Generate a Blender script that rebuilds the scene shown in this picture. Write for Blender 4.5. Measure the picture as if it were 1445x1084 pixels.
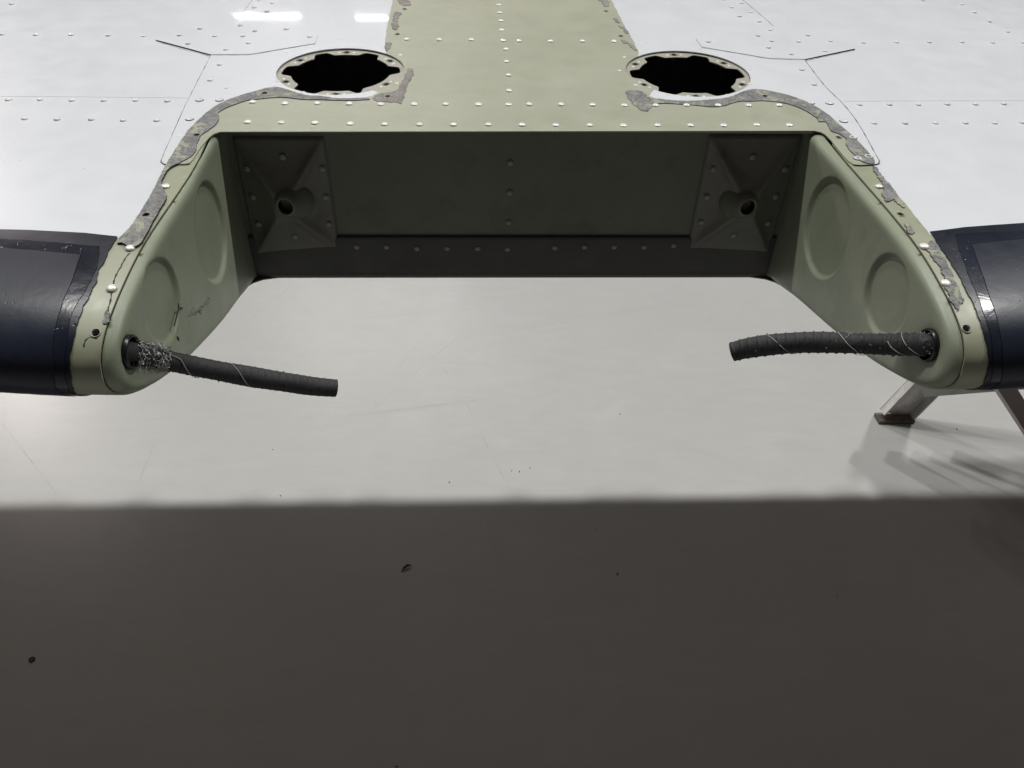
import bpy, bmesh, math, random, bisect
import numpy as np
from mathutils import Vector, Matrix
from mathutils.geometry import delaunay_2d_cdt

for o in list(bpy.data.objects): bpy.data.objects.remove(o)
scene = bpy.context.scene
COL = scene.collection
R = math.radians
FLOOR = -.15

# ---------------------------------------------------------------- camera
cam_d = bpy.data.cameras.new('camera'); cam = bpy.data.objects.new('camera', cam_d); COL.objects.link(cam)
cam_d.sensor_width = 36; cam_d.lens = 36*1085/1445.; cam_d.clip_start = .02; cam_d.clip_end = 200
_r = (.99927537, -.0328652, .0191993); _u = (.00630742, .6404273, .7679929); _f = (.03753599, .76731529, -.64017052)
cam.matrix_world = Matrix(((_r[0], _u[0], -_f[0], -.0434), (_r[1], _u[1], -_f[1], 0), (_r[2], _u[2], -_f[2], 1.25), (0, 0, 0, 1)))
scene.camera = cam
scene.render.resolution_x = 1024; scene.render.resolution_y = 768

# ---------------------------------------------------------------- hangar light
world = bpy.data.worlds.new('World'); scene.world = world; world.use_nodes = True
bg = world.node_tree.nodes['Background']; bg.inputs[0].default_value = (1.0, .75, .83, 1); bg.inputs[1].default_value = .040
def lamp(name, loc, aim, sx, sy, watt, col=(1, .99, .965)):
    d = bpy.data.lights.new(name, 'AREA'); d.shape = 'RECTANGLE'; d.size = sx; d.size_y = sy; d.energy = watt; d.color = col
    o = bpy.data.objects.new(name, d); COL.objects.link(o); o.location = loc
    o.rotation_euler = (Vector(aim)-Vector(loc)).to_track_quat('-Z', 'Y').to_euler()
    return o
for lx, lw in ((-3.9, 1.0), (-1.9, .5), (0, .42), (2.3, .55), (5.5, 1.25)):
    lamp('ceiling_lamp', (lx, 3.4, 8.0), (lx*.3, 1.2, 0), .34, .24, 262*lw)
for lx, ly, lw in ((-3.3, 13, 75), (-1.2, 13, 75)):
    lamp('ceiling_lamp', (lx, ly, 8.0), (lx*.3, 1.0, 0), .6, .3, lw*.72, (1, .92, .91))
lamp('side_lamp', (-5.0, 6.5, 3.6), (0, 1.0, -.1), .5, .4, 55, (1, .87, .85))
for lx, sx in ((-6.3, 1.9), (-3.25, .9)):
    lamp('far_lamp', (lx, 24, 8.75), (lx, 0, 1), sx, .06, 12*sx)
vs = scene.view_settings; vs.view_transform = 'Standard'; vs.look = 'None'; vs.exposure = -.03; vs.gamma = 1
scene.render.engine = 'CYCLES'

# ---------------------------------------------------------------- tagging
def tag(o, label=None, cat=None, group=None, kind=None):
    if label: o['label'] = label
    if cat: o['category'] = cat
    if group: o['group'] = group
    if kind: o['kind'] = kind
    return o
def empty(name, loc=(0, 0, 0)):
    o = bpy.data.objects.new(name, None); COL.objects.link(o); o.location = loc; o.empty_display_size = .05; return o
def link(name, me, parent=None, mats=()):
    o = bpy.data.objects.new(name, me); COL.objects.link(o)
    for m in mats: me.materials.append(m)
    if parent:
        o.parent = parent
        o.matrix_parent_inverse = Matrix.Translation(-Vector(world_loc(parent)))
    return o
def world_loc(o):
    v = Vector(o.location)
    if o.parent: return Vector(world_loc(o.parent)) + v if False else v
    return v
def mesh(name, V, F, mats=(), parent=None, smooth=True, mi=None):
    me = bpy.data.meshes.new(name); me.from_pydata([tuple(v) for v in V], [], F); me.update()
    if smooth: me.polygons.foreach_set('use_smooth', [True]*len(me.polygons))
    if mi is not None: me.polygons.foreach_set('material_index', mi)
    return link(name, me, parent, mats)

# ---------------------------------------------------------------- materials
def NT(name):
    m = bpy.data.materials.new(name); m.use_nodes = True; nt = m.node_tree
    return m, nt, nt.nodes['Principled BSDF']
def N(nt, t, **k):
    n = nt.nodes.new(t)
    for a, v in k.items():
        if a.startswith('i_'):
            key = a[2:]; key = int(key) if key.isdigit() else key.replace('_', ' ')
            n.inputs[key].default_value = v
        else: setattr(n, a, v)
    return n
def L(nt, a, b): nt.links.new(a, b)
def noise(nt, scale, detail=4, rough=.55, dist=0, vec=None):
    n = N(nt, 'ShaderNodeTexNoise'); n.inputs['Scale'].default_value = scale; n.inputs['Detail'].default_value = detail
    n.inputs['Roughness'].default_value = rough; n.inputs['Distortion'].default_value = dist
    if vec is None:
        tc = N(nt, 'ShaderNodeTexCoord'); vec = tc.outputs['Object']
    L(nt, vec, n.inputs['Vector']); return n.outputs['Fac']
def ramp(nt, fac, stops):
    r = N(nt, 'ShaderNodeValToRGB'); e = r.color_ramp.elements
    while len(e) > 1: e.remove(e[-1])
    for i, (p, c) in enumerate(stops):
        q = e[0] if i == 0 else e.new(p)
        q.position = p; q.color = (*c, 1) if not isinstance(c, float) else (c, c, c, 1)
    L(nt, fac, r.inputs[0]); return r.outputs[0]
def mix(nt, fac, a, b):
    n = N(nt, 'ShaderNodeMix', data_type='RGBA')
    if isinstance(fac, float): n.inputs[0].default_value = fac
    else: L(nt, fac, n.inputs[0])
    for s, v in ((6, a), (7, b)):
        if isinstance(v, tuple): n.inputs[s].default_value = (*v, 1)
        else: L(nt, v, n.inputs[s])
    return n.outputs[2]
def bump(nt, h, strength, dist=.001):
    b = N(nt, 'ShaderNodeBump'); b.inputs['Strength'].default_value = strength; b.inputs['Distance'].default_value = dist
    L(nt, h, b.inputs['Height']); return b.outputs[0]
def stretched(nt, sx, sy, sz):
    tc = N(nt, 'ShaderNodeTexCoord'); mp = N(nt, 'ShaderNodeMapping'); mp.inputs['Scale'].default_value = (sx, sy, sz)
    L(nt, tc.outputs['Object'], mp.inputs[0]); return mp.outputs[0]

def paint(name, col, col2, dirt, rough, coat=0., dirt_amt=.5, speck=True, spec=.5, coat_rough=.12, clean=False):
    m, nt, p = NT(name)
    base = mix(nt, ramp(nt, noise(nt, 7, 5), [(.35, 0.), (.65, 1.)]), col, col2)
    d = ramp(nt, noise(nt, 22, 7, .62, .6, stretched(nt, 1, 1.6, 1)), [(.52, 0.), (.78, dirt_amt)])
    base = mix(nt, d, base, dirt)
    if speck:
        s = ramp(nt, noise(nt, 330, 2, .5), [(.74, 0.), (.77, .75)])
        base = mix(nt, s, base, tuple(c*.35 for c in dirt))
        fine = ramp(nt, noise(nt, 120, 6, .7, 1.0, stretched(nt, .35, 1.2, 1)), [(.66, 0.), (.8, .12 if clean else .28)])
        base = mix(nt, fine, base, dirt)
    L(nt, base, p.inputs['Base Color'])
    r = ramp(nt, noise(nt, 30, 5), [(.3, max(rough-.07, .285)), (.7, rough+.1)]); L(nt, r, p.inputs['Roughness'])
    p.inputs['Coat Weight'].default_value = coat; p.inputs['Coat Roughness'].default_value = coat_rough
    p.inputs['Specular IOR Level'].default_value = spec
    bb = bump(nt, noise(nt, 14, 3), .25, .0006 if clean else .0012); L(nt, bb, p.inputs['Normal'])
    L(nt, bump(nt, noise(nt, 22, 5, .6), .35, .0004), p.inputs['Coat Normal'])
    return m
WHITE = paint('white_paint', (.655, .685, .72), (.68, .71, .74), (.62, .63, .62), .34, .55, .22, spec=.3, coat_rough=.05, clean=True)
OLIVE = paint('olive_primer', (.330, .345, .262), (.355, .368, .285), (.26, .255, .18), .42, 0, .35)
GREEN = paint('green_primer', (.238, .272, .192), (.262, .292, .213), (.15, .165, .11), .45, 0, .35)
STRIP = paint('strip_primer', (.285, .305, .212), (.32, .335, .24), (.16, .16, .105), .42, 0, .6)
SHADED_GREEN = paint('shaded_web_primer', (.135, .146, .112), (.155, .166, .128), (.07, .07, .06), .6, 0, .5)  # same primer as the olive skin, the notch shade put into its colour

FLANGE = paint('flange_dark', (.060, .060, .056), (.072, .072, .066), (.04, .04, .035), .6, 0, .5)  # one even tone, darker than the web
def sealant_mat(name, a, b, c):
    m, nt, p = NT(name)
    base = mix(nt, ramp(nt, noise(nt, 60, 6, .7, .5), [(.42, 0.), (.58, 1.)]), a, b)
    base = mix(nt, ramp(nt, noise(nt, 420, 3, .6), [(.52, 0.), (.66, .95)]), base, c)
    if name[0] == 'g':
        base = mix(nt, ramp(nt, noise(nt, 38, 7, .75, .9), [(.545, 0.), (.575, .85)]), base, (.34, .35, .255))
    L(nt, base, p.inputs['Base Color']); p.inputs['Roughness'].default_value = .62
    L(nt, bump(nt, noise(nt, 240, 5, .75), .9, .0012), p.inputs['Normal']); return m
SEAL = sealant_mat('grey_sealant', (.145, .15, .155), (.225, .228, .215), (.045, .045, .05))
PLATEG = paint('plate_primer', (.145, .147, .124), (.165, .167, .142), (.06, .06, .05), .5, 0, .6)
SEALB = sealant_mat('brown_sealant', (.20, .185, .172), (.27, .255, .235), (.08, .07, .06))

def rubber(name, col, rough, coat, spec=.5, bs=.4, bscale=26):
    m, nt, p = NT(name); p.inputs['Specular IOR Level'].default_value = spec
    f = noise(nt, 9, 6, .6, .4); base = mix(nt, ramp(nt, f, [(.4, 0.), (.7, 1.)]), col, tuple(c*1.7+.003 for c in col))
    base = mix(nt, ramp(nt, noise(nt, 55, 7, .7, 1.2), [(.62, 0.), (.78, .5)]), base, (.06, .062, .068))
    L(nt, base, p.inputs['Base Color'])
    L(nt, ramp(nt, noise(nt, 24, 6, .65, .5), [(.3, max(rough-.04, .285) if rough > .25 else .17), (.75, rough+.12 if rough > .25 else .26)]), p.inputs['Roughness'])
    p.inputs['Coat Weight'].default_value = coat; p.inputs['Coat Roughness'].default_value = .14
    n1 = noise(nt, bscale, 4, .6, .8); n2 = ramp(nt, noise(nt, 210, 2), [(.68, 0.), (.76, 1.)])
    mx = N(nt, 'ShaderNodeMath', operation='SUBTRACT'); L(nt, n1, mx.inputs[0])
    m2 = N(nt, 'ShaderNodeMath', operation='MULTIPLY'); m2.inputs[1].default_value = .5; L(nt, n2, m2.inputs[0]); L(nt, m2.outputs[0], mx.inputs[1])
    L(nt, bump(nt, mx.outputs[0], bs, .0016), p.inputs['Normal']); return m
BOOT = rubber('black_rubber', (.009, .0115, .020), .28, .0, .25, .25)
PANEL = rubber('worn_black_rubber', (.012, .0150, .025), .28, .0, .2, .12)
TAPE = rubber('glossy_edge_sealer', (.011, .0135, .022), .2, .05, .25, .2, 40)
def plain(name, col, rough=.5, metal=0., nz=0., nscale=200, bstr=.3):
    m, nt, p = NT(name)
    if nz:
        L(nt, mix(nt, ramp(nt, noise(nt, nscale, 5, .6), [(.35, 0.), (.65, 1.)]), tuple(c*(1-nz) for c in col), tuple(min(c*(1+nz), 1) for c in col)), p.inputs['Base Color'])
        L(nt, bump(nt, noise(nt, nscale*1.5, 4), bstr, .0004), p.inputs['Normal'])
    else: p.inputs['Base Color'].default_value = (*col, 1)
    p.inputs['Roughness'].default_value = rough; p.inputs['Metallic'].default_value = metal
    return m
RIVET = plain('rivet_metal', (.74, .74, .70), .34, .2, .12, 500)
WRIVET = plain('painted_rivet', (.68, .69, .71), .28, 0, .06, 500)
DRIVET = plain('primed_rivet', (.24, .25, .22), .4, .1, .15, 500)
RIMM = plain('bare_rim', (.33, .33, .28), .45, .3, .2, 600)
RINGP = paint('ring_primer', (.33, .325, .275), (.36, .355, .30), (.2, .19, .16), .42, 0, .5)
NUTM = plain('nut_metal', (.16, .16, .14), .4, .5, .2, 300)
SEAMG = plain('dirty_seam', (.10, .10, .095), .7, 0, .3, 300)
LAP = plain('filled_lap', (.55, .56, .56), .4)
HOSE = plain('woven_rubber', (.026, .027, .028), .72, 0, .45, 900, .8)
BLACK = plain('black_rubber_and_bore_shade', (.010, .010, .011), .3, 0, .3, 120)
THREAD = plain('pale_thread', (.42, .41, .38), .6, 0, .2, 900)
WIRE = plain('frayed_silver_wire', (.50, .50, .50), .32, .8, .2, 900)
DARKIN = plain('interior_shade', (.12, .12, .12), .8, 0, .2, 40)  # dark tone standing in for the shade inside bay and holes
CRACK_SHADE = plain('crack_dirt_edge_shade', (.035, .03, .024), .8, 0, .3, 300)  # dirt in the cracks; on step walls a painted edge shadow
INK = plain('faded_ink', (.15, .165, .125), .7, 0, .4, 500)
ALU = plain('worn_aluminium', (.66, .64, .62), .42, .2, .2, 25)
ALUW = paint('pale_painted_metal', (.50, .52, .50), (.58, .60, .57), (.22, .22, .18), .45, 0, .6)
BROWN = paint('mauve_brown_steel', (.40, .355, .355), (.44, .39, .385), (.14, .11, .10), .5, 0, .6)
RUBBERF = plain('dark_foot', (.12, .10, .085), .6, 0, .3, 90)

# ---------------------------------------------------------------- surface of the tailplane
# section of the tailplane, (y, z) in metres, from the lower trailing side round the nose to the upper one
PROF = [(1.497,.808),(1.30,.772),(1.10,.745),(.95,.733),(.83,.7335),(.73,.7605),(.64,.783),(.57,.803),(.53,.8175),
        (.497,.832),(.471,.848),(.459,.861),(.4553,.8745),(.4595,.889),(.4705,.9008),(.492,.9107),(.527,.9192),(.57,.9255),
        (.62,.928),(.70,.929),(.83,.930),(1.0,.936),(1.2,.945),(1.497,.953)]
def _spline(P, n=24):
    out = []
    def kn(a, b): return max(1e-6, math.hypot(a[0]-b[0], a[1]-b[1]) ** .5)
    Q = [(2*P[0][0]-P[1][0], 2*P[0][1]-P[1][1])] + list(P) + [(2*P[-1][0]-P[-2][0], 2*P[-1][1]-P[-2][1])]
    for i in range(1, len(Q)-2):
        p0, p1, p2, p3 = Q[i-1:i+3]
        t0 = 0; t1 = kn(p0, p1); t2 = t1+kn(p1, p2); t3 = t2+kn(p2, p3)
        for k in range(n):
            t = t1+(t2-t1)*k/n
            r = []
            for a in (0, 1):
                A1 = (t1-t)/(t1-t0)*p0[a]+(t-t0)/(t1-t0)*p1[a]
                A2 = (t2-t)/(t2-t1)*p1[a]+(t-t1)/(t2-t1)*p2[a]
                A3 = (t3-t)/(t3-t2)*p2[a]+(t-t2)/(t3-t2)*p3[a]
                B1 = (t2-t)/(t2-t0)*A1+(t-t0)/(t2-t0)*A2
                B2 = (t3-t)/(t3-t1)*A2+(t-t1)/(t3-t1)*A3
                r.append((t2-t)/(t2-t1)*B1+(t-t1)/(t2-t1)*B2)
            out.append(tuple(r))
    out.append(tuple(P[-1]))
    return out
SP = _spline(PROF)
SS = [0.]
for _a, _b in zip(SP, SP[1:]): SS.append(SS[-1]+math.hypot(_a[0]-_b[0], _a[1]-_b[1]))
_n = min(range(len(SP)), key=lambda i: SP[i][0])
SS = [s-SS[_n] for s in SS]                       # s = 0 at the very nose, + over the top, - underneath
SMIN, SMAX = SS[0], SS[-1]
def yz(s):
    i = min(max(bisect.bisect_right(SS, s)-1, 0), len(SS)-2)
    t = (s-SS[i])/(SS[i+1]-SS[i])
    a, b = SP[i], SP[i+1]
    return a[0]+(b[0]-a[0])*t, a[1]+(b[1]-a[1])*t
def sweep(x, y0):
    d = abs(x)-.35
    w = .012*math.log1p(math.exp(min(d/.012, 50)))
    g = min(max((1.4-y0)/.7, 0), 1)
    return .10*w*g*g*(3-2*g)
def surf(x, s, h=0.):
    y, z = yz(s)
    if h:
        a, b = yz(s-.002), yz(s+.002)
        ty, tz = b[0]-a[0], b[1]-a[1]; L = math.hypot(ty, tz)
        y2 = y-tz/L*h*-1 if False else y+(-tz)/L*h; z2 = z+ty/L*h
        return x, y2+sweep(x, y), z2
    return x, y+sweep(x, y), z
def s_at(y, top=True):                            # s of the section where it reaches the depth y
    r = range(_n, len(SP)-1) if top else range(_n, 0, -1)
    for i in r:
        j = i+1 if top else i-1
        if SP[i][0] <= y <= SP[j][0]:
            return SS[i]+(SS[j]-SS[i])*(y-SP[i][0])/(SP[j][0]-SP[i][0])
    return SS[-1] if top else SS[0]
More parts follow.
